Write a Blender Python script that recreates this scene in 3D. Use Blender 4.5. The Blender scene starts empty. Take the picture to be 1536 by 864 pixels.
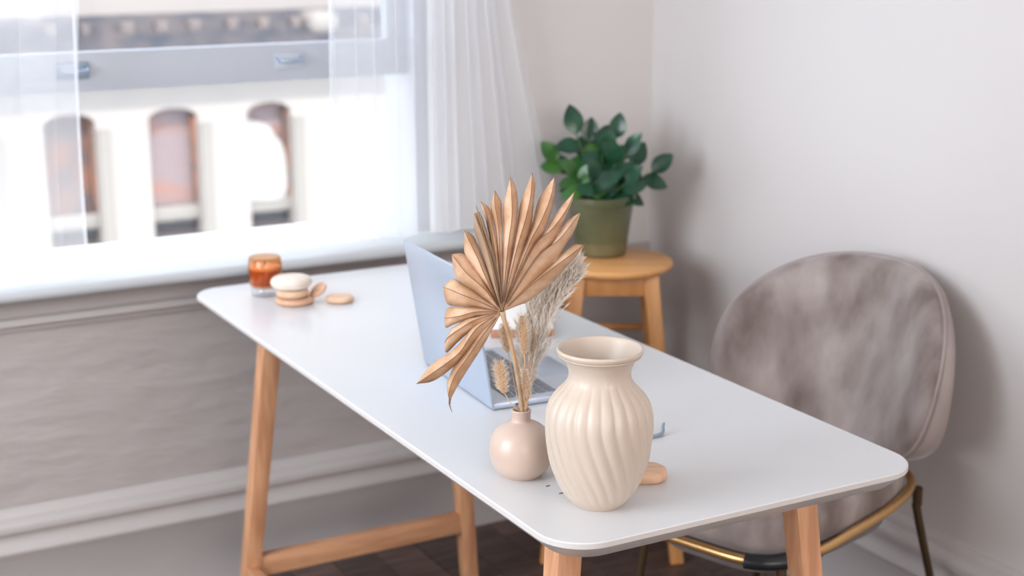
import bpy, bmesh, math, random
from mathutils import Vector, Matrix, Euler
from math import pi, sin, cos, radians
random.seed(7)
S = bpy.context.scene
C = S.collection

# ---------------------------------------------------------------- camera
CAM = Vector((-0.9126, -1.5128, 1.525))
RT = Vector((0.87440, -0.48520, -0.0014)).normalized()
FW = Vector((0.47070, 0.84900, -0.2402)).normalized()
UP = RT.cross(FW).normalized()
RT = FW.cross(UP).normalized()
FPX = 2255.7
cam = bpy.data.cameras.new('camera')
cam.sensor_width = 36
cam.lens = FPX / 1536 * 36
cam.clip_end = 200
cam.dof.use_dof = True
cam.dof.focus_distance = 2.0
cam.dof.aperture_fstop = 4.2
co = bpy.data.objects.new('camera', cam)
C.objects.link(co)
co.matrix_world = Matrix(((RT.x, UP.x, -FW.x, CAM.x), (RT.y, UP.y, -FW.y, CAM.y), (RT.z, UP.z, -FW.z, CAM.z), (0, 0, 0, 1)))
S.camera = co

# ---------------------------------------------------------------- light and exposure
S.view_settings.view_transform = 'Standard'
S.view_settings.look = 'None'
S.view_settings.gamma = 1
S.view_settings.exposure = 0.0
W = bpy.data.worlds.new('world')
S.world = W
W.use_nodes = True
bg = W.node_tree.nodes['Background']
bg.inputs[0].default_value = (0.87, 0.925, 1.0, 1)
bg.inputs[1].default_value = 5.5
sun = bpy.data.lights.new('sun', 'SUN')
sun.energy = 4.5
sun.angle = radians(1)
sun.color = (1, .90, .78)
so = bpy.data.objects.new('sun', sun)
C.objects.link(so)
so.rotation_euler = Vector((0.35, 1.0, -0.95)).to_track_quat('-Z', 'Y').to_euler()


def area(name, loc, target, sx, sy, energy, color):
    l = bpy.data.lights.new(name, 'AREA')
    l.shape = 'RECTANGLE'
    l.size, l.size_y, l.energy, l.color = sx, sy, energy, color
    o = bpy.data.objects.new(name, l)
    C.objects.link(o)
    o.location = loc
    o.rotation_euler = (Vector(target) - Vector(loc)).to_track_quat('-Z', 'Y').to_euler()


area('back_fill_light', (-.3, -3.85, 1.75), (-0.2, 1.7, 1.0), 2.6, 1.7, 84, (1, .93, .89))  # unseen fill lamp added behind the camera to brighten the room
area('side_window_light', (-2.25, .25, 1.6), (1.3, 0.5, 1.0), 1.5, 1.6, 82, (.86, .93, 1))

# ---------------------------------------------------------------- materials


def mat(name, col, rough=.5, metal=0, var=None, vscale=8, bump=0, bscale=30, sheen=0, coat=0, stretch=None, detail=3, spec=.5, contrast=(.35, .65), ior=None):
    m = bpy.data.materials.new(name)
    m.use_nodes = True
    nt = m.node_tree
    b = nt.nodes['Principled BSDF']
    b.inputs['Base Color'].default_value = (*col, 1)
    b.inputs['Roughness'].default_value = rough
    b.inputs['Metallic'].default_value = metal
    b.inputs['Specular IOR Level'].default_value = spec
    if sheen:
        b.inputs['Sheen Weight'].default_value = sheen
        b.inputs['Sheen Roughness'].default_value = .4
    if coat:
        b.inputs['Coat Weight'].default_value = coat
        b.inputs['Coat Roughness'].default_value = .12
    tc = nt.nodes.new('ShaderNodeTexCoord')
    mp = nt.nodes.new('ShaderNodeMapping')
    nt.links.new(tc.outputs['Object'], mp.inputs[0])
    if stretch:
        mp.inputs['Scale'].default_value = stretch
    if var:
        n = nt.nodes.new('ShaderNodeTexNoise')
        n.inputs['Scale'].default_value = vscale
        n.inputs['Detail'].default_value = detail
        nt.links.new(mp.outputs[0], n.inputs['Vector'])
        r = nt.nodes.new('ShaderNodeValToRGB')
        r.color_ramp.elements[0].position = contrast[0]
        r.color_ramp.elements[1].position = contrast[1]
        r.color_ramp.elements[0].color = (*col, 1)
        r.color_ramp.elements[1].color = (*var, 1)
        nt.links.new(n.outputs['Fac'], r.inputs[0])
        nt.links.new(r.outputs[0], b.inputs['Base Color'])
    if bump:
        n2 = nt.nodes.new('ShaderNodeTexNoise')
        n2.inputs['Scale'].default_value = bscale
        n2.inputs['Detail'].default_value = 3
        nt.links.new(mp.outputs[0], n2.inputs['Vector'])
        bp = nt.nodes.new('ShaderNodeBump')
        bp.inputs['Strength'].default_value = 1
        bp.inputs['Distance'].default_value = bump
        nt.links.new(n2.outputs['Fac'], bp.inputs['Height'])
        nt.links.new(bp.outputs[0], b.inputs['Normal'])
    return m


def glassmat(name, col, rough=0.0, ior=1.45):
    m = bpy.data.materials.new(name)
    m.use_nodes = True
    b = m.node_tree.nodes['Principled BSDF']
    b.inputs['Base Color'].default_value = (*col, 1)
    b.inputs['Roughness'].default_value = rough
    b.inputs['Transmission Weight'].default_value = 1
    b.inputs['IOR'].default_value = ior
    return m


def panemat(name, tint=(.95, .97, 1), ior=1.45):
    # thin window pane: mostly transparent with a faint reflection
    m = bpy.data.materials.new(name)
    m.use_nodes = True
    nt = m.node_tree
    nt.nodes.clear()
    out = nt.nodes.new('ShaderNodeOutputMaterial')
    mx = nt.nodes.new('ShaderNodeMixShader')
    t = nt.nodes.new('ShaderNodeBsdfTransparent')
    g = nt.nodes.new('ShaderNodeBsdfGlossy')
    f = nt.nodes.new('ShaderNodeLayerWeight')
    pw_ = nt.nodes.new('ShaderNodeMath')
    pw_.operation = 'POWER'
    pw_.inputs[1].default_value = 4
    ml_ = nt.nodes.new('ShaderNodeMath')
    ml_.operation = 'MULTIPLY_ADD'
    ml_.inputs[1].default_value = .6
    ml_.inputs[2].default_value = ((ior - 1) / (ior + 1)) ** 2
    nt.links.new(f.outputs['Facing'], pw_.inputs[0])
    nt.links.new(pw_.outputs[0], ml_.inputs[0])
    t.inputs[0].default_value = (*tint, 1)
    g.inputs['Roughness'].default_value = .02
    nt.links.new(ml_.outputs[0], mx.inputs[0])
    nt.links.new(t.outputs[0], mx.inputs[1])
    nt.links.new(g.outputs[0], mx.inputs[2])
    nt.links.new(mx.outputs[0], out.inputs[0])
    return m


def sheermat(name, clear):
    m = bpy.data.materials.new(name)
    m.use_nodes = True
    nt = m.node_tree
    nt.nodes.clear()
    out = nt.nodes.new('ShaderNodeOutputMaterial')
    mx = nt.nodes.new('ShaderNodeMixShader')
    mx2 = nt.nodes.new('ShaderNodeMixShader')
    t = nt.nodes.new('ShaderNodeBsdfTransparent')
    tr = nt.nodes.new('ShaderNodeBsdfTranslucent')
    d = nt.nodes.new('ShaderNodeBsdfDiffuse')
    tr.inputs[0].default_value = (.85, .86, .88, 1)
    d.inputs[0].default_value = (.86, .86, .88, 1)
    mx.inputs[0].default_value = .55
    nt.links.new(d.outputs[0], mx.inputs[1])
    nt.links.new(tr.outputs[0], mx.inputs[2])
    mx2.inputs[0].default_value = clear
    nt.links.new(mx.outputs[0], mx2.inputs[1])
    nt.links.new(t.outputs[0], mx2.inputs[2])
    nt.links.new(mx2.outputs[0], out.inputs[0])
    return m


M_WALL = mat('wall_paint', (.61, .575, .565), .6, bump=.0015, bscale=6)
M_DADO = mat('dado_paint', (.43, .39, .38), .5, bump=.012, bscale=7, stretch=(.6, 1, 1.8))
M_TRIM = mat('trim_paint', (.50, .465, .46), .4, bump=.0008, bscale=20)
M_SILL = mat('sill_paint', (.48, .50, .52), .55)
M_FRAME = mat('sash_paint', (.45, .475, .53), .4)
M_CEIL = mat('ceiling_paint', (.78, .77, .76), .8)
M_FLOOR = mat('floor_wood', (.070, .040, .033), .4, var=(.15, .092, .075), vscale=6, stretch=(1, 8, 1), bump=.0006, bscale=40)
M_FLOOR2 = mat('floor_wood_dark', (.045, .028, .024), .4, var=(.10, .062, .052), vscale=6, stretch=(1, 8, 1), bump=.0006, bscale=40)
M_FLOORB = mat('floor_gap', (.012, .009, .008), .7)
M_TOP = mat('desk_laminate', (.66, .665, .68), .22, spec=.5)
M_TOPE = mat('desk_edge', (.62, .59, .575), .4)
M_OAK = mat('leg_wood', (.52, .245, .125), .45, var=(.70, .37, .20), vscale=9, stretch=(6, 6, .7), bump=.0003, bscale=60)
M_OAKX = mat('rail_wood', (.50, .24, .125), .45, var=(.66, .35, .19), vscale=9, stretch=(.7, 6, 6))
M_OAKY = mat('side_rail_wood', (.50, .24, .125), .45, var=(.66, .35, .19), vscale=9, stretch=(6, .7, 6))
M_PINE = mat('stool_wood', (.50, .215, .068), .42, var=(.60, .29, .10), vscale=7, stretch=(5, 5, .8))
M_SEATW = mat('stool_seat_wood', (.58, .28, .095), .4, var=(.70, .36, .14), vscale=7, stretch=(1, 6, 1))
M_VELVET = mat('taupe_velvet', (.15, .11, .098), .75, var=(.40, .345, .33), vscale=7, sheen=.4, detail=6, stretch=(1.5, 1.5, .7), contrast=(.32, .68), bump=.004, bscale=9)  # mottled tones put the shading of the velvet nap into the colour
M_VELVET2 = mat('taupe_velvet_edge', (.27, .215, .20), .75, var=(.34, .28, .265), vscale=6, sheen=.35)
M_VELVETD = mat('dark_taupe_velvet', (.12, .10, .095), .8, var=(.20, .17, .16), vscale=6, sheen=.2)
M_BRASS = mat('brass', (.70, .42, .18), .3, metal=.9)
M_DBRASS = mat('dark_brass', (.11, .075, .04), .35, metal=.8)
M_BLACK = mat('black_plastic', (.012, .014, .017), .35)
M_UNDER = mat('seat_underside', (.03, .03, .03), .8)
M_SILVER = mat('laptop_shell', (.50, .56, .66), .36, metal=.55)
M_SILVER2 = mat('laptop_deck', (.58, .62, .69), .4, metal=.4)
M_KEY = mat('key_plastic', (.20, .215, .245), .45)
M_SCREEN = mat('screen_glass', (.02, .02, .025), .1)
M_PORT = mat('port_dark', (.03, .03, .035), .5)
M_VASE = mat('cream_ceramic', (.58, .485, .405), .38, spec=.4)
M_BUD = mat('beige_glaze', (.58, .445, .37), .34, coat=.1)
M_LEAF = mat('dried_palm', (.50, .29, .165), .75, var=(.66, .44, .295), vscale=30, detail=5, contrast=(.40, .60))
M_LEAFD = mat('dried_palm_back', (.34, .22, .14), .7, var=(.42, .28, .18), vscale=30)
M_RIB = mat('dried_palm_rib', (.20, .105, .055), .7)
M_STEM = mat('dried_stem', (.40, .25, .14), .65, var=(.55, .37, .22), vscale=40)
M_PAMP = sheermat('pampas_fluff', .32)
for n_ in M_PAMP.node_tree.nodes:
    if n_.type in ('BSDF_DIFFUSE', 'BSDF_TRANSLUCENT'):
        n_.inputs[0].default_value = (1, .95, .89, 1)
    if n_.type == 'MIX_SHADER' and n_.inputs[0].default_value > .5:
        n_.inputs[0].default_value = .30
M_PAMP2 = mat('pampas_base', (.72, .50, .32), .8)
M_BUNNY = mat('bunny_tail_fluff', (.60, .36, .19), .8)
M_BUNNYH = mat('bunny_tail_hair', (.90, .78, .64), .8)
M_POT = mat('olive_plastic', (.085, .092, .045), .28, var=(.13, .135, .07), vscale=6)
M_POTB = mat('olive_plastic_base', (.15, .125, .06), .3)
M_SOIL = mat('potting_soil', (.03, .02, .015), .9, bump=.004, bscale=60)
M_LEAFG = mat('green_leaf', (.006, .038, .020), .25, var=(.014, .070, .032), vscale=25)
M_LEAFG2 = mat('light_green_leaf', (.020, .10, .022), .28, var=(.055, .15, .025), vscale=25)
M_STEMG = mat('green_stem', (.05, .12, .03), .5)
M_AMBER = mat('amber_glass', (.70, .22, .06), .15, spec=.5, coat=.5)
M_AMBERG = None
M_WAX = mat('candle_wax', (.86, .58, .38), .5)
M_WAXD = mat('amber_filling', (.46, .17, .055), .25, coat=.6)
M_CLEAR = glassmat('clear_glass', (.97, .98, 1.0))
M_CREAM = mat('cream_biscuit_top', (.76, .69, .61), .5, var=(.70, .60, .50), vscale=50)
M_BISC = mat('light_wood_round', (.66, .42, .27), .55, var=(.74, .52, .36), vscale=20, stretch=(1, 6, 6))
M_BISC2 = mat('pink_wood_round', (.60, .33, .21), .55, var=(.68, .42, .28), vscale=20, stretch=(1, 6, 6))
M_WROUND = mat('wooden_round', (.58, .34, .21), .5, var=(.70, .46, .31), vscale=14, stretch=(1, 7, 1))
M_STEEL = mat('blue_grey_metal', (.28, .34, .42), .35, metal=.5)
M_BOOKT = mat('white_board', (.84, .80, .77), .5)
M_BOOKE = mat('brown_board_edge', (.46, .22, .13), .6)
M_FAC = mat('facade_stone', (.28, .262, .25), .9, var=(.29, .272, .26), vscale=1.5)
M_FACC = mat('facade_upper', (.215, .19, .17), .9)
M_FACR = mat('facade_reveal', (.2, .17, .15), .9)
M_SLATE = mat('cornice_slate', (.025, .028, .038), .8, var=(.07, .058, .058), vscale=3)
M_BLOCK = mat('cornice_block', (.14, .11, .095), .8, var=(.09, .075, .075), vscale=5)
M_WROOM = mat('window_interior', (.30, .235, .225), .6, var=(.42, .18, .10), vscale=.9, detail=2, contrast=(.46, .60), stretch=(.5, 1, 1.6))
M_WROOM2 = mat('window_interior_brick', (.26, .11, .06), .6, var=(.10, .075, .07), vscale=3, detail=2)
M_WBAR = mat('far_sash', (.20, .19, .178), .7)
M_WDARK = mat('far_window_dark', (.05, .048, .052), .7)  # plain dark colour of the strip low in each far window
M_DRAPE = mat('far_white_drape', (.30, .30, .295), .9)
M_ASPH = mat('street', (.12, .12, .12), .9)
M_CURT = sheermat('sheer_curtain', .60)
M_CURT2 = sheermat('sheer_curtain_gathered', .50)
M_PANE = panemat('window_glass')
M_FOOT = panemat('clear_foot_glass', (.93, .94, .96))
M_AMBERG = panemat('amber_jar_glass', (.92, .72, .56))
M_PANEF = panemat('far_window_glass', (.9, .9, .92), 1.2)

# ---------------------------------------------------------------- helpers


def link(name, bm, material, parent=None, smooth=False, angle=40):
    me = bpy.data.meshes.new(name)
    bmesh.ops.recalc_face_normals(bm, faces=bm.faces)
    bm.to_mesh(me)
    bm.free()
    ms = material if isinstance(material, (list, tuple)) else [material]
    for m in ms:
        me.materials.append(m)
    o = bpy.data.objects.new(name, me)
    C.objects.link(o)
    if parent:
        o.parent = parent
    if smooth:
        for p in me.polygons:
            p.use_smooth = True
        me.set_sharp_from_angle(angle=radians(angle))
    return o


def thing(name, label, cat, loc=(0, 0, 0), rz=0, group=None):
    o = bpy.data.objects.new(name, None)
    C.objects.link(o)
    o.empty_display_size = .05
    o.location = loc
    o.rotation_euler = (0, 0, rz)
    return tag(o, label, cat, group)


def tag(o, label, cat, group=None):
    o['label'] = label
    o['category'] = cat
    if group:
        o['group'] = group
    return o


def struct(o):
    o['kind'] = 'structure'
    return o


def box(bm, x0, x1, y0, y1, z0, z1, bev=0, seg=2, mx=None):
    g = bmesh.ops.create_cube(bm, size=1)
    vs = g['verts']
    for v in vs:
        v.co = Vector(((x0 + x1) / 2 + v.co.x * (x1 - x0), (y0 + y1) / 2 + v.co.y * (y1 - y0), (z0 + z1) / 2 + v.co.z * (z1 - z0)))
    if bev:
        es = list({e for v in vs for e in v.link_edges})
        r = bmesh.ops.bevel(bm, geom=es, offset=bev, segments=seg, profile=.5, affect='EDGES')
        vs = list({v for f in r['faces'] for v in f.verts})
    if mx is not None:
        bmesh.ops.transform(bm, matrix=mx, verts=[v for v in vs if v.is_valid])
    return vs


def boxo(name, m, parent, *a, bev=0, seg=2):
    bm = bmesh.new()
    box(bm, *a, bev=bev, seg=seg)
    return link(name, bm, m, parent, smooth=bool(bev))


def lathe(bm, prof, seg=48, rfun=None, cx=0, cy=0, sq=1, mi=0):
    rings = []
    for (r, z) in prof:
        if r <= 1e-6:
            rings.append([bm.verts.new((cx, cy, z))])
            continue
        ring = []
        for i in range(seg):
            a = 2 * pi * i / seg
            rr = r if rfun is None else rfun(a, r, z)
            ring.append(bm.verts.new((cx + rr * cos(a), cy + rr * sin(a) * sq, z)))
        rings.append(ring)
    for A, B in zip(rings, rings[1:]):
        for i in range(seg):
            j = (i + 1) % seg
            if len(A) == 1 and len(B) == 1:
                continue
            if len(A) == 1:
                f = bm.faces.new((A[0], B[i], B[j]))
            elif len(B) == 1:
                f = bm.faces.new((A[i], A[j], B[0]))
            else:
                f = bm.faces.new((A[i], A[j], B[j], B[i]))
            f.material_index = mi
    return rings


def tube(bm, pts, rad, seg=8, closed=False, caps=True):
    pts = [Vector(p) for p in pts]
    n = len(pts)
    rads = rad if isinstance(rad, (list, tuple)) else [rad] * n
    rings = []
    prev = None
    for i, p in enumerate(pts):
        if closed:
            t = (pts[(i + 1) % n] - pts[i - 1]).normalized()
        else:
            t = (pts[min(i + 1, n - 1)] - pts[max(i - 1, 0)]).normalized()
        if prev is None:
            a = Vector((0, 0, 1)) if abs(t.z) < .9 else Vector((1, 0, 0))
            u = t.cross(a).normalized()
        else:
            u = (prev - t * prev.dot(t)).normalized()
        prev = u
        w = t.cross(u)
        rings.append([bm.verts.new(p + (u * cos(2 * pi * k / seg) + w * sin(2 * pi * k / seg)) * rads[i]) for k in range(seg)])
    m = n if closed else n - 1
    for i in range(m):
        A, B = rings[i], rings[(i + 1) % n]
        for k in range(seg):
            bm.faces.new((A[k], A[(k + 1) % seg], B[(k + 1) % seg], B[k]))
    if caps and not closed:
        bm.faces.new(rings[0][::-1])
        bm.faces.new(rings[-1])


def beam(bm, p0, p1, w0, w1, d0, d1, xa=Vector((1, 0, 0)), bev=.002):
    """tapered square beam between two points; widths along xa and its perpendicular"""
    p0, p1 = Vector(p0), Vector(p1)
    t = (p1 - p0).normalized()
    ya = t.cross(xa).normalized()
    xx = ya.cross(t).normalized()
    vs = []
    for p, w, d in ((p0, w0, d0), (p1, w1, d1)):
        vs.append([bm.verts.new(p + xx * sx * w / 2 + ya * sy * d / 2) for sx, sy in ((-1, -1), (1, -1), (1, 1), (-1, 1))])
    A, B = vs
    fs = [bm.faces.new(A[::-1]), bm.faces.new(B)]
    for k in range(4):
        fs.append(bm.faces.new((A[k], A[(k + 1) % 4], B[(k + 1) % 4], B[k])))
    if bev:
        bmesh.ops.bevel(bm, geom=list({e for f in fs for e in f.edges}), offset=bev, segments=2, profile=.5, affect='EDGES')


def prism(bm, prof, along, a0, a1):
    """closed 2-D profile (d,z) pushed along an axis. along = function(d, s, z) -> point"""
    A = [bm.verts.new(along(d, a0, z)) for d, z in prof]
    B = [bm.verts.new(along(d, a1, z)) for d, z in prof]
    n = len(prof)
    for i in range(n):
        bm.faces.new((A[i], A[(i + 1) % n], B[(i + 1) % n], B[i]))
    bm.faces.new(A[::-1])
    bm.faces.new(B)


def spline(pts, n):
    """Catmull-Rom through 2-D/3-D points"""
    P = [Vector(p) for p in pts]
    P = [P[0] * 2 - P[1]] + P + [P[-1] * 2 - P[-2]]
    out = []
    for i in range(1, len(P) - 2):
        for k in range(n):
            t = k / n
            a, b, c, d = P[i - 1:i + 3]
            out.append(.5 * ((2 * b) + (c - a) * t + (2 * a - 5 * b + 4 * c - d) * t * t + (3 * b - a - 3 * c + d) * t ** 3))
    out.append(P[-2].copy())
    return out


# ---------------------------------------------------------------- the room
YW, XR, XL, YB, ZC = 1.713, 1.289, -2.4, -4.0, 2.75
OX0, OX1, OZ0, OZ1 = -1.25, .66, .775, 2.35    # window opening
bm = bmesh.new()
box(bm, XL, XR + .12, YW, YW + .22, 0, OZ0 - .03)
box(bm, XL, OX0, YW, YW + .22, OZ0 - .03, ZC)
box(bm, OX1, XR + .12, YW, YW + .22, OZ0 - .03, ZC)
box(bm, OX0, OX1, YW, YW + .22, OZ1, ZC)
struct(link('wall_back', bm, M_WALL))
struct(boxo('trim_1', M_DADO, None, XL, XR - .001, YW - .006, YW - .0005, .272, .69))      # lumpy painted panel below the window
struct(boxo('wall_right', M_WALL, None, XR, XR + .12, YB, YW, 0, ZC))
struct(boxo('wall_left', M_WALL, None, XL - .12, XL, YB, YW + .22, 0, ZC))
struct(boxo('wall_front', M_WALL, None, XL - .12, XR + .12, YB - .12, YB, 0, ZC))
struct(boxo('ceiling', M_CEIL, None, XL - .12, XR + .12, YB - .12, YW + .22, ZC, ZC + .15))
fl = struct(boxo('floor', M_FLOORB, None, XL - .12, XR + .12, YB - .12, YW + .22, -.15, -.012))
pw = .11
protos = []
for L in (.9, 1.2, 1.5):
    for mm in (M_FLOOR, M_FLOOR2):
        bm = bmesh.new()
        box(bm, 0, pw - .002, 0, L - .002, -.012, 0, bev=.0015, seg=1)
        protos.append((L, link('plank', bm, mm, fl)))
used = set()
i = 0
x = XL
while x < XR - .01:
    y = -1.3 - random.random()
    while y < YW - .05:
        k = random.randrange(6)
        L, p = protos[k]
        if y + L > YW:
            L2 = YW - y
            bm = bmesh.new()
            box(bm, 0, min(pw, XR - x) - .002, 0, L2 - .002, -.012, 0, bev=.0015, seg=1)
            o = link('plank', bm, p.data.materials[0], fl)
        elif x + pw > XR:
            bm = bmesh.new()
            box(bm, 0, XR - x - .002, 0, L - .002, -.012, 0)
            o = link('plank', bm, p.data.materials[0], fl)
        elif k in used:
            o = p.copy()
            C.objects.link(o)
        else:
            o = p
            used.add(k)
        o.location = (x, y, 0)
        y += L
    x += pw

BASE = [(0, 0), (.022, 0), (.022, .160), (.030, .168), (.031, .178), (.020, .190), (.019, .214), (.034, .221), (.037, .236), (.031, .246), (.017, .251), (.015, .262), (.007, .271), (0, .272)]
bm = bmesh.new()
prism(bm, BASE, lambda d, s, z: (s, YW - d, z), XL, XR)
struct(link('baseboard_back', bm, M_TRIM, smooth=True, angle=50))
bm = bmesh.new()
prism(bm, BASE, lambda d, s, z: (XR - d, s, z), YB, YW)
struct(link('baseboard_right', bm, M_TRIM, smooth=True, angle=50))
# sill with rounded nose, and the apron moulding below
bm = bmesh.new()
NOSE = [(-.16, .778), (.095, .778)] + [(.095 + .014 * sin(a), .764 + .014 * cos(a)) for a in [pi * k / 8 for k in range(1, 8)]] + [(.095, .75), (-.16, .75)]
prism(bm, NOSE, lambda d, s, z: (s, YW - d, z), OX0 - .1, OX1 + .30)
struct(link('trim_2', bm, M_SILL, smooth=True, angle=30))
bm = bmesh.new()
APR = [(0, .75), (.050, .75), (.048, .738), (.028, .728), (.022, .712), (.018, .701), (.034, .697), (.035, .684), (.022, .677), (.020, .669), (.010, .666), (0, .664)]
prism(bm, APR, lambda d, s, z: (s, YW - d, z), OX0 - .06, OX1 + .26)
struct(link('trim_3', bm, M_TRIM, smooth=True, angle=50))
# the window: jamb linings, a raised lower sash with its two lifts, outside sill
w1 = struct(bpy.data.objects.new('window_1', None))
C.objects.link(w1)
w1.location = (0, YW, OZ0)


def wpart(name, m, *a, bev=.002, parent=None):
    x0, x1, y0, y1, z0, z1 = a
    return boxo(name, m, parent or w1, x0, x1, y0 - YW, y1 - YW, z0 - OZ0, z1 - OZ0, bev=bev)


for xx in ((OX0, OX0 + .035), (OX1 - .035, OX1)):
    wpart('jamb', M_FRAME, xx[0], xx[1], YW + .03, YW + .20, OZ0, OZ1)
wpart('head', M_FRAME, OX0, OX1, YW + .03, YW + .20, OZ1 - .04, OZ1)
wpart('bottom_rail', M_FRAME, OX0 + .035, OX1 - .035, YW + .065, YW + .105, 1.158, 1.242, bev=.003)
wpart('stile', M_FRAME, OX0 + .035, OX0 + .085, YW + .068, YW + .102, 1.24, OZ1 - .04)
wpart('stile', M_FRAME, OX1 - .085, OX1 - .035, YW + .068, YW + .102, 1.24, OZ1 - .04)
wpart('pane', M_PANE, OX0 + .085, OX1 - .085, YW + .084, YW + .087, 1.24, OZ1 - .04, bev=0)
wpart('outer_sill', M_SILL, OX0, OX1, YW + .16, YW + .28, OZ0 - .02, OZ0 + .002)
for lx in (-.165, .325):
    bm = bmesh.new()
    box(bm, lx - .035, lx + .035, .058, .0655, 1.186 - OZ0, 1.222 - OZ0, bev=.002)
    l = link('sash_lift', bm, M_STEEL if lx < 0 else M_FRAME, w1, smooth=True)
    bm = bmesh.new()
    tube(bm, [(lx - .028, .060, .437), (lx - .026, .040, .430), (lx, .036, .428), (lx + .026, .040, .430), (lx + .028, .060, .437)], .0045, 8)
    link('lift_handle', bm, M_STEEL, l, smooth=True)

# ---------------------------------------------------------------- sheer curtains
rod = thing('curtain_rod', 'thin white curtain rod above the window holding both sheer panels', 'rod', (0, 1.655, 2.5))
bm = bmesh.new()
tube(bm, [(-1.5, 0, 0), (1.15, 0, 0)], .010, 12)
link('pole', bm, M_SILL, rod, smooth=True)
for xx in (-1.45, 1.1):
    bm = bmesh.new()
    tube(bm, [(xx, 0, -.001), (xx, .058, 0)], .007, 8)
    link('bracket', bm, M_SILL, rod, smooth=True)


def curtain(bm, x0, x1, amp, lam, ztop, zbot, loop=0, y=1.655, flare=0, seed=0, edge=None):
    rnd = random.Random(seed)
    n = int((x1 - x0) / lam * 22)
    ph = [rnd.uniform(-.6, .6) for _ in range(40)]
    cols = []
    rows = 26
    for i in range(n + 1):
        s = i / n
        col = []
        for j in range(rows + 1):
            t = j / rows
            z = ztop + (zbot - ztop) * t
            k = s * (x1 - x0) / lam
            q = ph[int(k) % 40] * (1 - (k % 1)) + ph[(int(k) + 1) % 40] * (k % 1)
            th = 2 * pi * k + q + .35 * sin(2.2 * t + q)
            a = amp * (.7 + .5 * q) * (.65 + .35 * t)
            xx = x0 + s * (x1 - x0) * (1 + flare * t) + loop * lam * sin(2 * th + .5)
            if edge:
                xx += edge(t) * (s ** 2)
            col.append(bm.verts.new((xx, y + a * sin(th), z)))
        cols.append(col)
    for A, B in zip(cols, cols[1:]):
        for j in range(rows):
            bm.faces.new((A[j], B[j], B[j + 1], A[j + 1]))


cl = thing('curtain', 'sheer white curtain panel hanging at the left edge of the photo', 'curtain', (0, 0, 0))
bm = bmesh.new()
curtain(bm, -1.15, -.19, .012, .12, 2.49, .795, loop=.1, edge=lambda t: .03 * sin(5 * t) + .02, seed=3)
link('sheer_panel', bm, M_CURT, cl, smooth=True, angle=180)
bm = bmesh.new()
tube(bm, [(-.178 + .012 * sin(5 * t), 1.655, 2.49 + (.795 - 2.49) * t) for t in [k / 20 for k in range(21)]], .0035, 6)
link('side_hem', bm, M_CURT2, cl, smooth=True)
cr = thing('curtain', 'sheer white curtain gathered in deep folds between the window and the plant', 'curtain', (0, 0, 0))
bm = bmesh.new()
curtain(bm, .375, .66, .012, .10, 2.49, .792, loop=.12, y=1.65, seed=5)
link('sheer_panel', bm, M_CURT, cr, smooth=True, angle=180)
bm = bmesh.new()
curtain(bm, .62, .84, .019, .055, 2.49, .790, loop=.22, y=1.648, edge=lambda t: .13 * max(0, (t - .68) / .32), seed=9)
link('gathered_folds', bm, M_CURT2, cr, smooth=True, angle=180)
bm = bmesh.new()
tube(bm, [(.377 + .006 * sin(4 * t), 1.65, 2.49 + (.795 - 2.49) * t) for t in [k / 20 for k in range(21)]], .003, 6)
link('side_hem', bm, M_CURT2, cr, smooth=True)

# ---------------------------------------------------------------- the building across the street
YF = 18.0
fa = thing('building', 'sunlit white stone building with arched windows across the street', 'building', (4, YF, -6))


def fpt(bm, x0, x1, y0, y1, z0, z1, name, m, bev=0):
    return boxo(name, m, fa, x0 - 4, x1 - 4, y0 - YF, y1 - YF, z0 + 6, z1 + 6, bev=bev)


arch = [(3.764 - .665 - 1.33 * (2 - k) + 1.33, 3.764 - 1.33 * (2 - k) + 1.33) for k in range(0, 4)]   # left/right edge of each opening
arch = [(1.78, 2.44), (3.10, 3.764), (4.456, 5.12), (5.806, 6.436)]
ZB, ZS, ZP = -2.66, -1.05, -.93
bm = bmesh.new()
edges = [-14] + [v for a in arch for v in a] + [24]
for k in range(0, len(edges), 2):
    box(bm, edges[k] - 4, edges[k + 1] - 4, 0, .45, ZB + 6, -.2 + 6)
box(bm, -18, 20, 0, .45, 0, ZB + 6)
for a0, a1 in arch:
    n = 14
    pts = []
    for i in range(n + 1):
        u = i / n
        pts.append((a0 + (a1 - a0) * u - 4, ZS + 6 + (ZP - ZS) * (1 - (2 * u - 1) ** 2) ** .6))
    for (xa, za), (xb, zb) in zip(pts, pts[1:]):
        v = [bm.verts.new(p) for p in ((xa, 0, za), (xb, 0, zb), (xb, 0, 5.8), (xa, 0, 5.8), (xa, .45, za), (xb, .45, zb), (xb, .45, 5.8), (xa, .45, 5.8))]
        bm.faces.new(v[:4])
        bm.faces.new((v[0], v[4], v[5], v[1]))
        bm.faces.new(v[4:])
link('lower_wall', bm, M_FAC, fa)
fpt(None, -14, 24, 0 + YF, YF + .45, .30, 15.0, 'upper_wall', M_FACC)
bm = bmesh.new()
prism(bm, [(0, 5.80), (.75, 5.80), (.75, 5.90), (.70, 5.93), (.0, 6.305)], lambda d, s, z: (s, -d, z), -18, 20)
link('cornice', bm, M_SLATE, fa)
for k in range(16):
    bm = bmesh.new()
    xx = 3.2 + k * .46 + random.uniform(-.05, .05) - 4
    s = random.uniform(.8, 1.25)
    box(bm, xx - .07 * s, xx + .07 * s, -.42, -.22, 6.06, 6.20 + .03 * s, bev=.03)
    link('cornice_block', bm, M_BLOCK, fa, smooth=True)
bm = bmesh.new()
box(bm, 6.55 - 4, 6.55 - 4 + .42, -.6, -.05, 5.98, 6.30, bev=.12, seg=3)
link('cornice_block', bm, M_FACC, fa, smooth=True)
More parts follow.
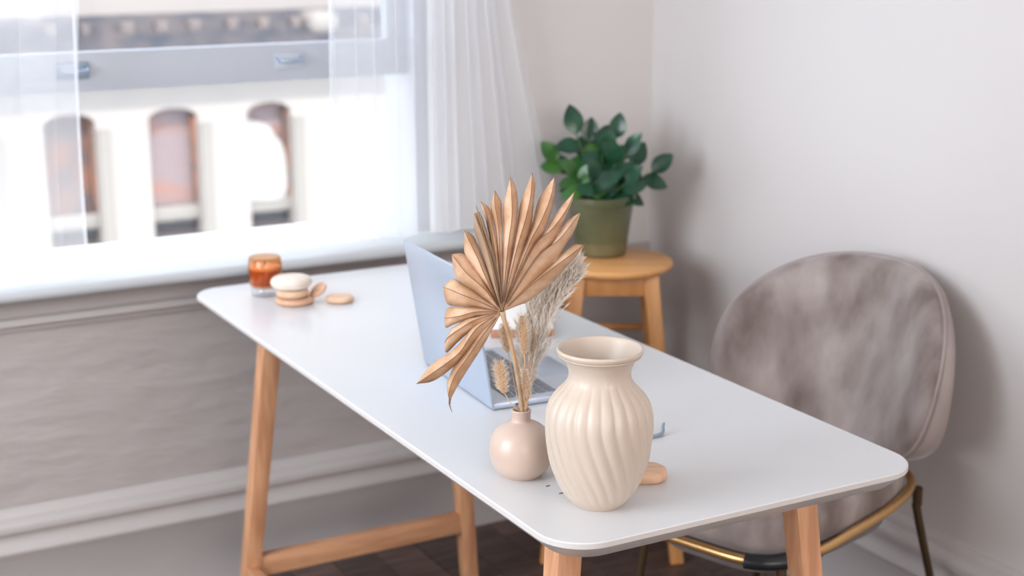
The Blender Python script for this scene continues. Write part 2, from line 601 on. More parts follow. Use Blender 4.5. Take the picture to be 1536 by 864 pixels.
for i, (a0, a1) in enumerate(arch):
    w = boxo('window', M_WROOM2 if i == 1 else M_WROOM, fa, a0 - 4, a1 - 4, .30, .42, ZB + 6, ZP + 6 + .02)
    boxo('pane', M_PANEF, w, a0 - 4 + .01, a1 - 4 - .01, .20, .205, ZB + 6, ZP + 6 - .02)
    boxo('sash_rail', M_WBAR, w, a0 - 4, a1 - 4, .10, .19, ZB + 6 + .20, ZB + 6 + .40, bev=.01)
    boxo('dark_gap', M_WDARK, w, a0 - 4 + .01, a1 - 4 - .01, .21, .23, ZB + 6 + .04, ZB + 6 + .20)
    boxo('jamb', M_WROOM2, w, a1 - 4 - .05, a1 - 4, .12, .20, ZB + 6 + .40, ZS + 6)
    boxo('ledge', M_WBAR, w, a0 - 4 - .06, a1 - 4 + .10, -.08, .12, ZB + 6 - .10, ZB + 6)
    boxo('pilaster', M_WBAR, fa, a1 - 4 + .02, a1 - 4 + .17, -.05, .03, ZB + 6, ZS + 6 - .10)
# white drape filling most of the right-hand arch
bm = bmesh.new()
out = spline([(5.81, -2.28), (6.32, -2.26), (6.36, -1.75), (6.30, -1.50), (6.22, -1.42), (6.15, -1.27), (5.98, -1.20), (5.81, -1.17)], 4)
f = bm.faces.new([bm.verts.new((p.x - 4, .07, p.y + 6)) for p in out])
g = bmesh.ops.extrude_face_region(bm, geom=[f])
for v in [e for e in g['geom'] if isinstance(e, bmesh.types.BMVert)]:
    v.co.y += .03
link('drape', bm, M_DRAPE, fa)
struct(boxo('ground', M_ASPH, None, -30, 40, 2.5, 40, -6.3, -6.02))

# ---------------------------------------------------------------- desk
TL, TW, TH = 1.566, .620, .745
dk = thing('desk', 'white topped desk with splayed light oak legs in the middle of the room', 'desk', (TW / 2, TL / 2, 0))


def rrect(hx, hy, r, n=10):
    pts = []
    for cx_, cy_, a0 in ((hx - r, hy - r, 0), (-hx + r, hy - r, 90), (-hx + r, -hy + r, 180), (hx - r, -hy + r, 270)):
        for k in range(n + 1):
            a = radians(a0 + 90 * k / n)
            pts.append((cx_ + r * cos(a), cy_ + r * sin(a)))
    return pts


bm = bmesh.new()
layers = [(0, TH - .0005), (0.0, TH)]
prof = [(.0015, TH), (0, TH - .0015), (0, TH - .0085), (.0012, TH - .0095), (.022, TH - .0295), (.024, TH - .0305)]
rings = []
for ins, z in prof:
    rings.append([bm.verts.new((x_, y_, z)) for x_, y_ in rrect(TW / 2 - ins, TL / 2 - ins, .068 - ins * .7)])
n = len(rings[0])
for k, (A, B) in enumerate(zip(rings, rings[1:])):
    for i in range(n):
        f = bm.faces.new((A[i], A[(i + 1) % n], B[(i + 1) % n], B[i]))
        f.material_index = 0 if k == 0 else 1
bm.faces.new(rings[0]).material_index = 0
bm.faces.new(rings[-1][::-1]).material_index = 1
link('tabletop', bm, [M_TOP, M_TOPE], dk, smooth=True, angle=25)

hx, yt, sx, sy = .205, 1.345, .10, .075
ztop = TH - .0305
LEG = {}
for ex in (-1, 1):
    for ey in (-1, 1):
        px = ex * hx
        py = (yt - TL / 2) * ey if ey > 0 else -(TL / 2 - .170)
        p0 = Vector((px, py, ztop))
        p1 = Vector((px + ex * sx * ztop, py + ey * sy * ztop, 0))
        LEG[ex, ey] = (p0, p1)
        bm = bmesh.new()
        beam(bm, p1, p0, .034, .040, .032, .040)
        link('leg', bm, M_OAK, dk, smooth=True, angle=30)
for ey in (-1, 1):
    t = .165 / ztop
    a = LEG[-1, ey][1].lerp(LEG[-1, ey][0], t)
    b = LEG[1, ey][1].lerp(LEG[1, ey][0], t)
    bm = bmesh.new()
    beam(bm, a + Vector((.016, 0, 0)), b - Vector((.016, 0, 0)), .046, .046, .028, .028, xa=Vector((0, 0, 1)))
    link('cross_rail', bm, M_OAKX, dk, smooth=True, angle=30)
for ex in (-1,):      # the sitting side is open
    t = .150 / ztop
    a = LEG[ex, -1][1].lerp(LEG[ex, -1][0], t)
    b = LEG[ex, 1][1].lerp(LEG[ex, 1][0], t)
    bm = bmesh.new()
    beam(bm, a + Vector((0, .016, 0)), b - Vector((0, .016, 0)), .040, .040, .026, .026, xa=Vector((0, 0, 1)))
    link('side_rail', bm, M_OAKY, dk, smooth=True, angle=30)

# ---------------------------------------------------------------- chair
CF = Vector((-.944, -.330, 0)).normalized()      # the way it faces
CS = Vector((-CF.y, CF.x, 0)) * -1               # towards its far side
if CS.y < 0:
    CS = -CS
ch = thing('chair', 'taupe velvet dining chair with rounded back and brass frame by the right wall', 'chair', (1.03, .71, 0))


def cp(u, v, z):
    p = CF * u + CS * v
    return Vector((p.x, p.y, z))


def backpt(a, r, off):
    """point on the padded shell: a angle round the outline, r 0..1 from centre, off thickness"""
    zc, hz, hw = .6456, .1944, .2599
    ca, sa = cos(a), sin(a)
    v = hw * r * (abs(ca) ** .80) * (1 if ca > 0 else -1)
    z = zc + hz * r * (abs(sa) ** .86) * (1 if sa > 0 else -1)
    if z < .4673:
        v *= 1 - .2692 * ((.4673 - z) / .25) ** 1.1
    u = -.0737 - .3591 * (z - .45) + 1.985 * v * v + .0338 * v
    nu, nv = 1.0, -3.97 * v
    if off < -.003:      # the shell is thicker low down
        off *= 1 + 1.7 * max(0, min(1, (.78 - z) / .25))
    l = math.hypot(nu, nv)
    uu, vv = u + off * nu / l, v + .0155 + off * nv / l
    return Vector((-.9695 * uu - .2450 * vv, -.2450 * uu + .9695 * vv, z + off * .15))


def padsurf(bm, rr, offs, n=72):
    rings = []
    for r, o in zip(rr, offs):
        if r == 0:
            rings.append([bm.verts.new(backpt(0, 0, o))])
        else:
            rings.append([bm.verts.new(backpt(2 * pi * k / n, r, o)) for k in range(n)])
    for A, B in zip(rings, rings[1:]):
        for i in range(n):
            j = (i + 1) % n
            if len(A) == 1:
                bm.faces.new((A[0], B[i], B[j]))
            elif len(B) == 1:
                bm.faces.new((A[i], A[j], B[0]))
            else:
                bm.faces.new((A[i], A[j], B[j], B[i]))


bk = [0, .15, .3, .45, .6, .75, .86, .93, .975, .995]
bm = bmesh.new()
padsurf(bm, bk + [1.0, .985], [.030, .030, .030, .031, .031, .031, .030, .026, .018, .009, 0, -.004])
bo = link('backrest', bm, M_VELVET, ch, smooth=True, angle=180)
bm = bmesh.new()
tube(bm, [backpt(2 * pi * k / 90, 1.0, -.002) for k in range(90)], .0035, 6, closed=True)
link('piping', bm, M_VELVET2, bo, smooth=True)
bm = bmesh.new()
padsurf(bm, [.97, 1.0, 1.0, .985, .95, .8, .5, .2, 0], [-.002, -.004, -.012, -.018, -.020, -.022, -.024, -.024, -.024])
link('back_shell', bm, M_VELVET2, ch, smooth=True, angle=60)


def seatring(z, g, n=64):
    out = []
    for k in range(n):
        a = 2 * pi * k / n
        ca, sa = cos(a), sin(a)
        u = .165 + (.250 + g) * (abs(ca) ** .46) * (1 if ca > 0 else -1)
        w = .195 - .035 * max(0, (u - .1) / .32)
        v = (w + g) * (abs(sa) ** .46) * (1 if sa > 0 else -1)
        out.append(cp(u, v, z))
    return out


def loft(bm, rings, captop=True):
    R_ = [[bm.verts.new(p) for p in r] for r in rings]
    n = len(R_[0])
    for A, B in zip(R_, R_[1:]):
        for i in range(n):
            bm.faces.new((A[i], A[(i + 1) % n], B[(i + 1) % n], B[i]))
    bm.faces.new(R_[0][::-1])
    bm.faces.new(R_[-1])


bm = bmesh.new()
loft(bm, [seatring(.400, -.030), seatring(.405, -.010), seatring(.425, 0), seatring(.460, .002), seatring(.478, -.008), seatring(.486, -.028), seatring(.489, -.07)])
link('seat', bm, M_VELVET, ch, smooth=True, angle=60)
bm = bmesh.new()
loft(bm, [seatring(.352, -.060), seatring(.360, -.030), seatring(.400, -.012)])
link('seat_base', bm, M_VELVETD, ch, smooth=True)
# brass ring frame with a black sleeve on the front corner
ringp = []
for k in range(96):
    p = seatring(.402, .012, 96)[k]
    u = p.dot(CF)
    ringp.append(Vector((p.x, p.y, .402 + max(0, .30 - u) * .10)))
bm = bmesh.new()
tube(bm, ringp, .0095, 10, closed=True)
link('frame_ring', bm, M_BRASS, ch, smooth=True)
for sgn in (1, -1):
    idx = [i for i, p in enumerate(ringp) if .30 < p.dot(CF) < .421 and p.dot(CS) * sgn > .085]
    idx.sort(key=lambda i: math.atan2(ringp[i].dot(CS) * sgn, ringp[i].dot(CF) - .25))
    bm = bmesh.new()
    tube(bm, [ringp[i] + Vector((0, 0, -.003)) for i in idx], .0135, 10)
    link('corner_sleeve', bm, M_BLACK, ch, smooth=True)
for u0, v0, u1, v1, m in ((.37, -.15, .41, -.19, M_DBRASS), (.37, .15, .41, .19, M_DBRASS), (-.065, -.19, -.17, -.235, M_DBRASS), (-.065, .19, -.17, .235, M_DBRASS)):
    bm = bmesh.new()
    if u0 < 0:
        pts = [cp(u0, v0, .42), cp(u0 - .004, v0 * 1.0, .385), cp(u0 - .012, v0 * 1.01, .345), cp(u1, v1, 0)]
    else:
        pts = [cp(u0, v0, .395), cp(u0 + .005, v0 * 1.02, .35), cp(u1, v1, 0)]
    pts = spline(pts, 5)
    tube(bm, pts, [.0105 - .003 * i / len(pts) for i in range(len(pts))], 10)
    link('leg', bm, m, ch, smooth=True)

# ---------------------------------------------------------------- stool
st = thing('stool', 'round topped orange pine stool in the corner carrying the potted plant', 'stool', (1.012, 1.462, 0), radians(-29))
SZ = .722
bm = bmesh.new()
lathe(bm, [(0, SZ - .022), (.132, SZ - .022), (.142, SZ - .018), (.147, SZ - .010), (.146, SZ - .004), (.140, SZ), (0, SZ)], 64)
link('seat', bm, M_SEATW, st, smooth=True, angle=50)
sl = {}
for ex in (-1, 1):
    for ey in (-1, 1):
        p0 = Vector((ex * .086, ey * .086, SZ - .022))
        p1 = Vector((ex * .158, ey * .150, 0))
        sl[ex, ey] = (p0, p1)
        bm = bmesh.new()
        beam(bm, p1, p0, .032, .036, .030, .034)
        link('leg', bm, M_PINE, st, smooth=True, angle=30)
for ey in (-1, 1):
    boxo('apron', M_PINE, st, -.075, .075, ey * .088 - .009, ey * .088 + .009, SZ - .068, SZ - .022, bev=.001)
    boxo('apron', M_PINE, st, ey * .088 - .009, ey * .088 + .009, -.075, .075, SZ - .068, SZ - .022, bev=.001)


def onleg(k, z):
    a, b = sl[k]
    return b.lerp(a, z / a.z)


for (ka, kb, z) in (((-1, -1), (1, -1), .525), ((-1, 1), (1, 1), .525), ((-1, -1), (-1, 1), .38), ((1, -1), (1, 1), .38), ((-1, -1), (1, -1), .22)):
    bm = bmesh.new()
    tube(bm, [onleg(ka, z), onleg(kb, z)], .0095, 10)
    link('rung', bm, M_PINE, st, smooth=True)

# ---------------------------------------------------------------- potted plant
pl = thing('potted_plant', 'dark green glossy leafed plant in an olive plastic pot on the stool', 'plant', (1.022, 1.528, SZ))
pl.scale = (1.14, 1.14, 1.14)
bm = bmesh.new()
lathe(bm, [(0, 0), (.048, 0), (.053, .006), (.056, .030), (.0565, .031), (.068, .112), (.072, .112), (.074, .116), (.074, .128), (.071, .130), (.066, .127), (.064, .10), (0, .10)], 60,
      rfun=lambda a, r, z: r * (1 + (.012 * (1 if sin(20 * a) > 0 else 0) if .028 < z < .113 else 0)))
link('pot', bm, M_POT, pl, smooth=True, angle=40)
bm = bmesh.new()
lathe(bm, [(.0485, -.0), (.0545, .005), (.0575, .030), (.0555, .0305)], 60)
link('pot_band', bm, M_POTB, pl, smooth=True)
bm = bmesh.new()
lathe(bm, [(0, .116), (.04, .116), (.064, .110), (.064, .101), (0, .101)], 40)
link('soil', bm, M_SOIL, pl, smooth=True)


def leafmesh(bm, base, direction, up, L, Wd, cup=.15, curl=.25):
    d = direction.normalized()
    s = d.cross(up).normalized()
    n_ = s.cross(d).normalized()
    N = 8
    rows = []
    for i in range(N + 1):
        t = i / N
        w = Wd * (sin(pi * min(1, t * .97 + .02) ** .85)) ** .75 * .5
        c = base + d * (L * t) + n_ * (-curl * L * t * t)
        row = [c + s * w * q + n_ * (cup * w * abs(q)) for q in (-1, -.5, 0, .5, 1)]
        rows.append([bm.verts.new(p) for p in row])
    for A, B in zip(rows, rows[1:]):
        for k in range(4):
            bm.faces.new((A[k], A[k + 1], B[k + 1], B[k]))


def world_dir(r, u, f):      # directions in terms of the view from the desk side: right, up, away
    R0 = Vector((RT.x, RT.y, 0)).normalized()
    F0 = Vector((FW.x, FW.y, 0)).normalized()
    return R0 * r * .70 + Vector((0, 0, 1)) * u + F0 * f


rnd = random.Random(11)
# stems fan out; every stem carries pairs of broad leaves   (right, up, away, length)
stems = [(-.60, 1.7, -.1, .22), (-.35, 1.9, .2, .19), (-.55, .70, -.5, .14), (-.95, .95, .1, .16), (-.2, .9, -.8, .13), (.25, 1.1, -.5, .15), (.35, 1.7, .1, .20), (.55, 1.35, -.3, .17),
         (.9, .55, .0, .15), (.8, .9, .4, .13), (.1, 1.5, .6, .18), (-.4, 1.1, .8, .15), (.5, .7, -.7, .13), (.0, 1.5, -.2, .16), (-.7, .55, .3, .12)]
for si, (r, u, f, L) in enumerate(stems):
    d = world_dir(r, u, f).normalized()
    b = Vector((0, 0, .112)) + world_dir(r, 0, f) * .022
    bend = world_dir(r, -.3, f) * .02
    pts = [b + d * (L * .72 * t) + bend * t * t for t in (0, .25, .5, .75, 1)]
    bm = bmesh.new()
    tube(bm, pts, [.003, .0028, .0025, .002, .0015], 6)
    stm = link('stem', bm, M_STEMG, pl, smooth=True)
    nl = 5 if L > .15 else 4
    for k in range(nl):
        t = .30 + .70 * k / (nl - 1)
        p = pts[0].lerp(pts[-1], t)
        side = d.cross(world_dir(0, 0, 1)).normalized() * (1 if k % 2 else -1)
        dirn = (side * (.9 if k < nl - 1 else .1) + d * (.55 if k < nl - 1 else 1.4) + Vector((rnd.uniform(-.3, .3), rnd.uniform(-.3, .3), rnd.uniform(-.25, .25))))
        up_ = world_dir(rnd.uniform(-.3, .3), .7, -.8)
        bm = bmesh.new()
        leafmesh(bm, p, dirn, up_, rnd.uniform(.046, .062), rnd.uniform(.032, .043), curl=rnd.uniform(.05, .35))
        mm = M_LEAFG2 if (r < -.4 and rnd.random() < .5) else M_LEAFG
        lo = link('leaf', bm, mm, stm, smooth=True, angle=180)

# ---------------------------------------------------------------- laptop
lp = thing('laptop', 'open silver blue laptop on the desk behind the dried palm leaf', 'laptop', (.196, .68, TH), radians(-4.0))
LW, LD = .297, .207
boxo('base', M_SILVER, lp, 0, LD, -LW / 2, LW / 2, .001, .0125, bev=.003)
boxo('deck', M_SILVER2, lp, .003, LD - .002, -LW / 2 + .002, LW / 2 - .002, .0122, .0130)
boxo('keyboard_well', M_SILVER2, lp, .030, .128, -LW / 2 + .018, LW / 2 - .018, .0128, .01315)
boxo('trackpad', M_SILVER, lp, .136, .200, -.055, .055, .0128, .0133, bev=.0002)
boxo('port', M_PORT, lp, .040, .050, -LW / 2 - .0006, -LW / 2 + .002, .0045, .0078)
boxo('rubber_edge', M_PORT, lp, .003, LD - .006, -LW / 2 + .003, LW / 2 - .003, 0, .0022)
bm = bmesh.new()
box(bm, -.0077, .0077, -.0082, .0082, 0, .0014, bev=.0005, seg=1)
key = link('key', bm, M_KEY, lp)
first = True
for r in range(5):
    for c in range(14):
        k = key if first else key.copy()
        if not first:
            C.objects.link(k)
        first = False
        k.location = (.0405 + r * .0188, -.1235 + c * .0190, .0131)
ld = thing('x', '', '', (0, 0, 0))
bpy.data.objects.remove(ld)
TILT = radians(81)
lmx = Matrix.Rotation(-(pi - TILT) + pi / 2, 4, 'Y')


def lidbox(name, m, parent, x0, x1, y0, y1, z0, z1, bev):
    bm = bmesh.new()
    box(bm, x0, x1, y0, y1, z0, z1, bev=bev)
    bmesh.ops.transform(bm, matrix=Matrix.Translation((.002, 0, .010)) @ Matrix.Rotation(-(pi / 2 - TILT), 4, 'Y'), verts=bm.verts)
    return link(name, bm, m, parent, smooth=True)


lid = lidbox('lid', M_SILVER, lp, -.0050, 0, -LW / 2, LW / 2, -.006, .224, .0022)
lidbox('screen', M_SCREEN, lid, -.0001, .0006, -LW / 2 + .004, LW / 2 - .004, .008, .219, 0)

# ---------------------------------------------------------------- ribbed vase
rv = thing('vase', 'large cream ribbed ceramic vase with a flared rim near the desk corner', 'vase', (.126, .118, TH), radians(0))
key_p = [(.0345, .0), (.0372, .003), (.0435, .010), (.0505, .020), (.0590, .038), (.0665, .060), (.0708, .085), (.0728, .108), (.0724, .126), (.0690, .141), (.0605, .156), (.0510, .166), (.0442, .175), (.0421, .184), (.0432, .193), (.0475, .203), (.0535, .211)]
pf = [(p.x, p.y) for p in spline([(a, b, 0) for a, b in key_p], 5)]
prof = [(0, 0), (.030, 0)] + pf + [(.0560, .2125), (.0573, .2140), (.0584, .2165), (.0586, .2188), (.0576, .2203), (.0560, .2205), (.0545, .2195), (.0532, .2170), (.0490, .206), (.0420, .195), (.0395, .184), (.042, .172), (.055, .158), (.066, .135), (.068, .10), (.058, .05), (.04, .012), (0, .009)]
NR = 24


def vribs(a, r, z):
    if r < .03 or z < .002:
        return r
    inside = False
    amp = 0
    if z < .186:
        amp = min(1, max(0, (z - .004) / .02)) * min(1, max(0, (.184 - z) / .03))
    tw = 0
    if z < .125:
        tw = -3.9 * (.125 - z) ** 1.35 * 2.7
    w = abs(sin((a + tw) * NR / 2))
    return r * (1 + amp * .042 * (w ** .8 - .75))


bm = bmesh.new()
nout = 2 + len(pf) + 8
N = 260
rings = []
for k, (r, z) in enumerate(prof):
    if r < 1e-6:
        rings.append([bm.verts.new((0, 0, z))])
    else:
        rings.append([bm.verts.new(((vribs(2 * pi * i / N, r, z) if k < nout - 8 else r) * cos(2 * pi * i / N), (vribs(2 * pi * i / N, r, z) if k < nout - 8 else r) * sin(2 * pi * i / N), z)) for i in range(N)])
for A, B in zip(rings, rings[1:]):
    for i in range(N):
        j = (i + 1) % N
        if len(A) == 1:
            bm.faces.new((A[0], B[i], B[j]))
        elif len(B) == 1:
            bm.faces.new((A[i], A[j], B[0]))
        else:
            bm.faces.new((A[i], A[j], B[j], B[i]))
link('body', bm, M_VASE, rv, smooth=True, angle=80)
bm = bmesh.new()
R_ = .0555
tube(bm, [(R_ * cos(2 * pi * k / 64), R_ * sin(2 * pi * k / 64), .2112) for k in range(64)], .0009, 6, closed=True)
link('rim_ring', bm, M_VASE, rv, smooth=True)

# ---------------------------------------------------------------- round bud vase
bv = thing('vase', 'small round beige glazed bud vase holding the dried stems', 'vase', (.0853, .2601, TH))
bprof = [(0, 0), (.024, 0), (.0275, .0015), (.036, .009), (.0425, .020), (.0458, .034), (.0460, .044), (.0435, .056), (.0375, .067), (.0275, .0755), (.0185, .0800), (.0143, .0825), (.0132, .0860), (.0134, .0930), (.0142, .0965), (.0140, .0985), (.0125, .0990), (.0108, .0975), (.0100, .093), (.0100, .082), (.02, .07), (.03, .05), (.02, .02), (0, .012)]
bp2 = [(max(0, p.x), p.y) for p in spline([(a, b, 0) for a, b in bprof], 3)]
bp2[0] = (0, 0)
bm = bmesh.new()
lathe(bm, bp2, 96)
link('body', bm, M_BUD, bv, smooth=True, angle=80)

MOUTH = Vector((.0853, .2601, TH + .098))
H0 = Vector((FW.x, FW.y, 0)).normalized()     # horizontal direction from the camera spot to the vases


def at(px, py, off=0):
    """point standing in the upright plane through the bud vase for a measured position; off = metres in front of that plane"""
    d = FW + RT * ((px - 768) / FPX) - UP * ((py - 432) / FPX)
    t = (MOUTH - CAM - H0 * off).dot(H0) / d.dot(H0)
    return CAM + d * t


# ---------------------------------------------------------------- dried palm leaf
pm = thing('dried_palm_leaf', 'tan pleated dried fan palm leaf standing in the small bud vase', 'leaf', tuple(MOUTH))


def loc(p):
    return p - MOUTH


hub = (753, 468)
bm = bmesh.new()
sp = spline([(at(*q, {467: .026, 482: .026, 505: .022, 535: .017, 570: .010}.get(q[1], .004))) for q in ((753, 467), (757, 482), (764, 505), (771, 535), (777, 570), (782, 600))] + [at(784, 622, .002), at(786, 650, 0)], 4)
tube(bm, [loc(p) for p in sp], [.0031 + .0014 * (1 - i / 4) if i < 5 else .0031 for i in range(len(sp))], 10)
link('stem', bm, M_STEM, pm, smooth=True)

# each leaflet: left edge points, midrib points, right edge points (hub first, tip last); in photo measurements
SEG = [
    # S15 lowest right
    ('r', [(829, 395), (845, 380), (860, 367)], [(800, 425), (835, 398), (862, 378)], [(793, 452), (820, 431), (851, 399), (866, 382)], (876, 367)),
    ('r', [(824, 372), (837, 350), (852, 330)], [(805, 388), (838, 360), (856, 338)], [(815, 410), (829, 395), (848, 368), (861, 348)], (871.5, 318)),
    ('r', [(814, 355), (829, 328), (843, 308)], [(800, 372), (828, 344), (850, 314)], [(811, 390), (824, 372), (842, 340), (855, 311)], (862.5, 287)),
    ('r', [(797, 338), (803, 315), (810, 295)], [(793, 368), (810, 335), (826, 296)], [(800, 377), (814, 355), (825, 325), (832, 292)], (832, 264.5)),
    ('r', [(777, 327), (780, 308), (784, 295)], [(774, 378), (788, 330), (796, 294)], [(784, 372), (797, 338), (801, 300), (803, 277)], (798.5, 259)),
    ('r', [(755, 340), (753.5, 322), (755, 306)], [(762, 372), (768, 325), (767, 285)], [(766, 372), (776.5, 327), (777, 300), (772.5, 277)], (765.3, 266)),
    ('r', [(743, 345), (737, 322), (736, 305)], [(750, 380), (747, 335), (742, 305)], [(755, 370), (754, 338), (752.5, 318), (752, 302)], (742.7, 286)),
    ('r', [(733, 350), (727, 325), (723, 313)], [(742, 375), (734, 335), (726, 312)], [(746, 372), (741, 340), (736, 318), (734, 311)], (721, 302)),
    ('d', [(721, 375), (713, 352), (711, 345)], [(733, 385), (722, 350), (716, 335)], [(741, 388), (731, 350), (725, 330), (719, 318)], (711.7, 320)),
    ('r', [(708, 398), (697, 380), (696.5, 365)], [(727, 412), (717, 388), (704, 362)], [(733, 405), (722, 380), (712, 356), (704, 349)], (697, 346)),
    ('r', [(712, 437), (690, 423), (681.5, 410)], [(727, 434), (700, 410), (684, 390)], [(720, 412), (708, 396), (695.6, 381), (686, 380)], (677.3, 381.6)),
    ('r', [(712, 461), (679, 459), (669, 453)], [(720, 453), (690, 441), (671, 433)], [(712, 437), (690, 423), (683, 418), (675, 420)], (664.6, 431)),
    ('r', [(712, 476), (680, 487), (668.5, 492)], [(715, 468), (690, 474), (672, 477)], [(712, 461), (690, 460.5), (680, 460), (670, 463)], (667, 477)),
    ('r', [(712, 492), (688, 512), (669, 530)], [(713, 480), (690, 493), (673, 505)], [(712, 475), (700, 478), (680, 491), (676, 494)], (667, 514)),
    ('r', [(718, 507), (690, 540), (672, 557), (649, 572)], [(716, 492), (690, 528), (668, 546), (645, 562)], [(713, 486), (695, 508), (675, 528), (646, 547)], (624.6, 576)),
    ('r', [(726, 517), (706, 548), (689, 575), (676, 600)], [(724, 503), (700, 538), (683, 562), (673, 590)], [(720, 494), (700, 520), (683, 544), (671, 573), (671, 589)], (676, 606)),
]


def lerp_path(pts, n):
    """resample a smooth path through pts to n+1 points evenly by length"""
    sp_ = spline(pts, 10)
    d = [0]
    for a, b in zip(sp_, sp_[1:]):
        d.append(d[-1] + (b - a).length)
    out = []
    k = 0
    for i in range(n + 1):
        s = d[-1] * i / n
        while k < len(d) - 2 and d[k + 1] < s:
            k += 1
        f_ = (s - d[k]) / max(1e-9, d[k + 1] - d[k])
        out.append(sp_[k].lerp(sp_[k + 1], min(1, f_)))
    return out


for si, (kind, Lp, Mp, Rp, tip) in enumerate(SEG):
    NS = 26
    h2 = (hub[0], hub[1], 0)
    if 1 <= si <= 6:
        Rp = Rp[1:]
    P = []
    for qi, q in enumerate((Lp, Mp, Rp)):
        pts_ = [(a, b, 0) for a, b in q]
        if qi != 1:      # the fold between two leaflets runs straight to the notch
            pts_ = [tuple(hub[c] + (q[0][c] - hub[c]) * f_ for c in (0, 1)) + (0,) for f_ in (.33, .66)] + pts_
        P.append(lerp_path([h2] + pts_ + [(tip[0], tip[1], 0)], NS))
    bm = bmesh.new()
    base_off = .028 + (.004 if kind == 'd' else 0) - .0015 * math.cos(si * 2.1)
    grid = []
    for i in range(NS + 1):
        t = i / NS
        rad = t
        sag = -.020 * t * t + (.018 * t * t if si >= 14 else 0)
        wpx = (P[2][i] - P[0][i]).length
        ridge = min(.011, wpx * .00052) * (1 if kind == 'r' else 1.6)
        row = []
        L_, M_, R2 = P[0][i], P[1][i], P[2][i]
        for q, off in ((L_, -ridge * .5), (L_.lerp(M_, .5), ridge * .10), (M_, ridge * .6), (M_.lerp(R2, .5), ridge * .0), (R2, -ridge * .6)):
            row.append(bm.verts.new(loc(at(q.x, q.y, base_off + sag + off))))
        grid.append(row)
    for A, B in zip(grid, grid[1:]):
        for k in range(4):
            try:
                bm.faces.new((A[k], A[k + 1], B[k + 1], B[k]))
            except ValueError:
                pass
    bmesh.ops.remove_doubles(bm, verts=bm.verts, dist=1e-6)
    o = link('leaflet', bm, M_LEAFD if kind == 'd' else M_LEAF, pm, smooth=True, angle=35)
    so_ = o.modifiers.new('s', 'SOLIDIFY')
    so_.thickness = .0005
    # the thin dark rib line
    bm = bmesh.new()
    rp = [loc(at(P[1][i].x, P[1][i].y, base_off + (-.020 + (.018 if si >= 14 else 0)) * (i / NS) ** 2 + min(.011, (P[2][i] - P[0][i]).length * .00052) * .6 + .0010)) for i in range(2, NS + 1)]
    tube(bm, rp, [.00075 * (1 - .5 * k / len(rp)) for k in range(len(rp))], 5)
    link('rib', bm, M_RIB, o)
# thin dried tail of the lowest leaflet and dark folded pleats beside the stem top
bm = bmesh.new()
tube(bm, [loc(at(675, 598, .028)), loc(at(674, 606, .028)), loc(at(676, 613, .028)), loc(at(678, 618, .027))], [.0018, .0011, .0006, .0003], 6)
link('leaf_tail', bm, M_RIB, pm, smooth=True)
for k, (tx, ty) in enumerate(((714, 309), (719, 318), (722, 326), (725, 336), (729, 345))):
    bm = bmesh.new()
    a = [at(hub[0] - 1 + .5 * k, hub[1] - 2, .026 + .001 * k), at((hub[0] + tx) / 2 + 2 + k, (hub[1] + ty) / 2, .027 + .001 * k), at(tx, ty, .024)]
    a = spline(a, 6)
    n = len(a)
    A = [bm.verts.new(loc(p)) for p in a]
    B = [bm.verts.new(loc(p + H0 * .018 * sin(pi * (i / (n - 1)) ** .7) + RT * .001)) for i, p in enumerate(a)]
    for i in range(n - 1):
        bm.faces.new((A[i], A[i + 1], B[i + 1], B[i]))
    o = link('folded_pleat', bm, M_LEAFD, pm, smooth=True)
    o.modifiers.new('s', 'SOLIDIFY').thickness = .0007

# ---------------------------------------------------------------- pampas plume
pp = thing('pampas_grass', 'fluffy cream pampas plume leaning right out of the small bud vase', 'dried flower', tuple(MOUTH))
path = [(789, 625), (789, 600), (791, 570), (796, 535), (803, 500), (812, 470), (824, 445), (840, 425), (852, 414), (858, 408)]
path2 = [(789, 625), (788, 600), (786, 570), (787, 535), (790, 500), (796, 470), (806, 445), (820, 425), (834, 414)]
path3 = [(789, 625), (791, 600), (796, 570), (804, 535), (814, 500), (826, 470), (842, 445), (856, 428), (864, 420)]
AX = [spline([at(x_, y_, -.004 - .022 * min(1, (625 - y_) / 60) - k_) for x_, y_ in pth], 8) for k_, pth in ((0, path), (.008, path2), (-.002, path3))]
axis = AX[0]
bm = bmesh.new()
for ax_ in AX:
    tube(bm, [loc(p) for p in ax_], [.0009] * len(ax_), 6)
link('stalk', bm, M_PAMP2, pp, smooth=True)
rnd = random.Random(4)


def strand(bm, p, d, L, w, droop=.2):
    """one tapering three-sided fibre"""
    d = d.normalized()
    s = d.cross(Vector((rnd.uniform(-1, 1), rnd.uniform(-1, 1), rnd.uniform(-1, 1)))).normalized()
    q = d.cross(s)
    prev = None
    for i, t in enumerate((0, .4, .75, 1)):
        c = p + d * (L * t) + Vector((0, 0, -droop * L * t * t))
        ww = w * (1 - t) + .00006
        ring = [bm.verts.new(c + (s * cos(a) + q * sin(a)) * ww) for a in (0, 2.09, 4.19)]
        if prev:
            for k in range(3):
                bm.faces.new((prev[k], prev[(k + 1) % 3], ring[(k + 1) % 3], ring[k]))
        prev = ring


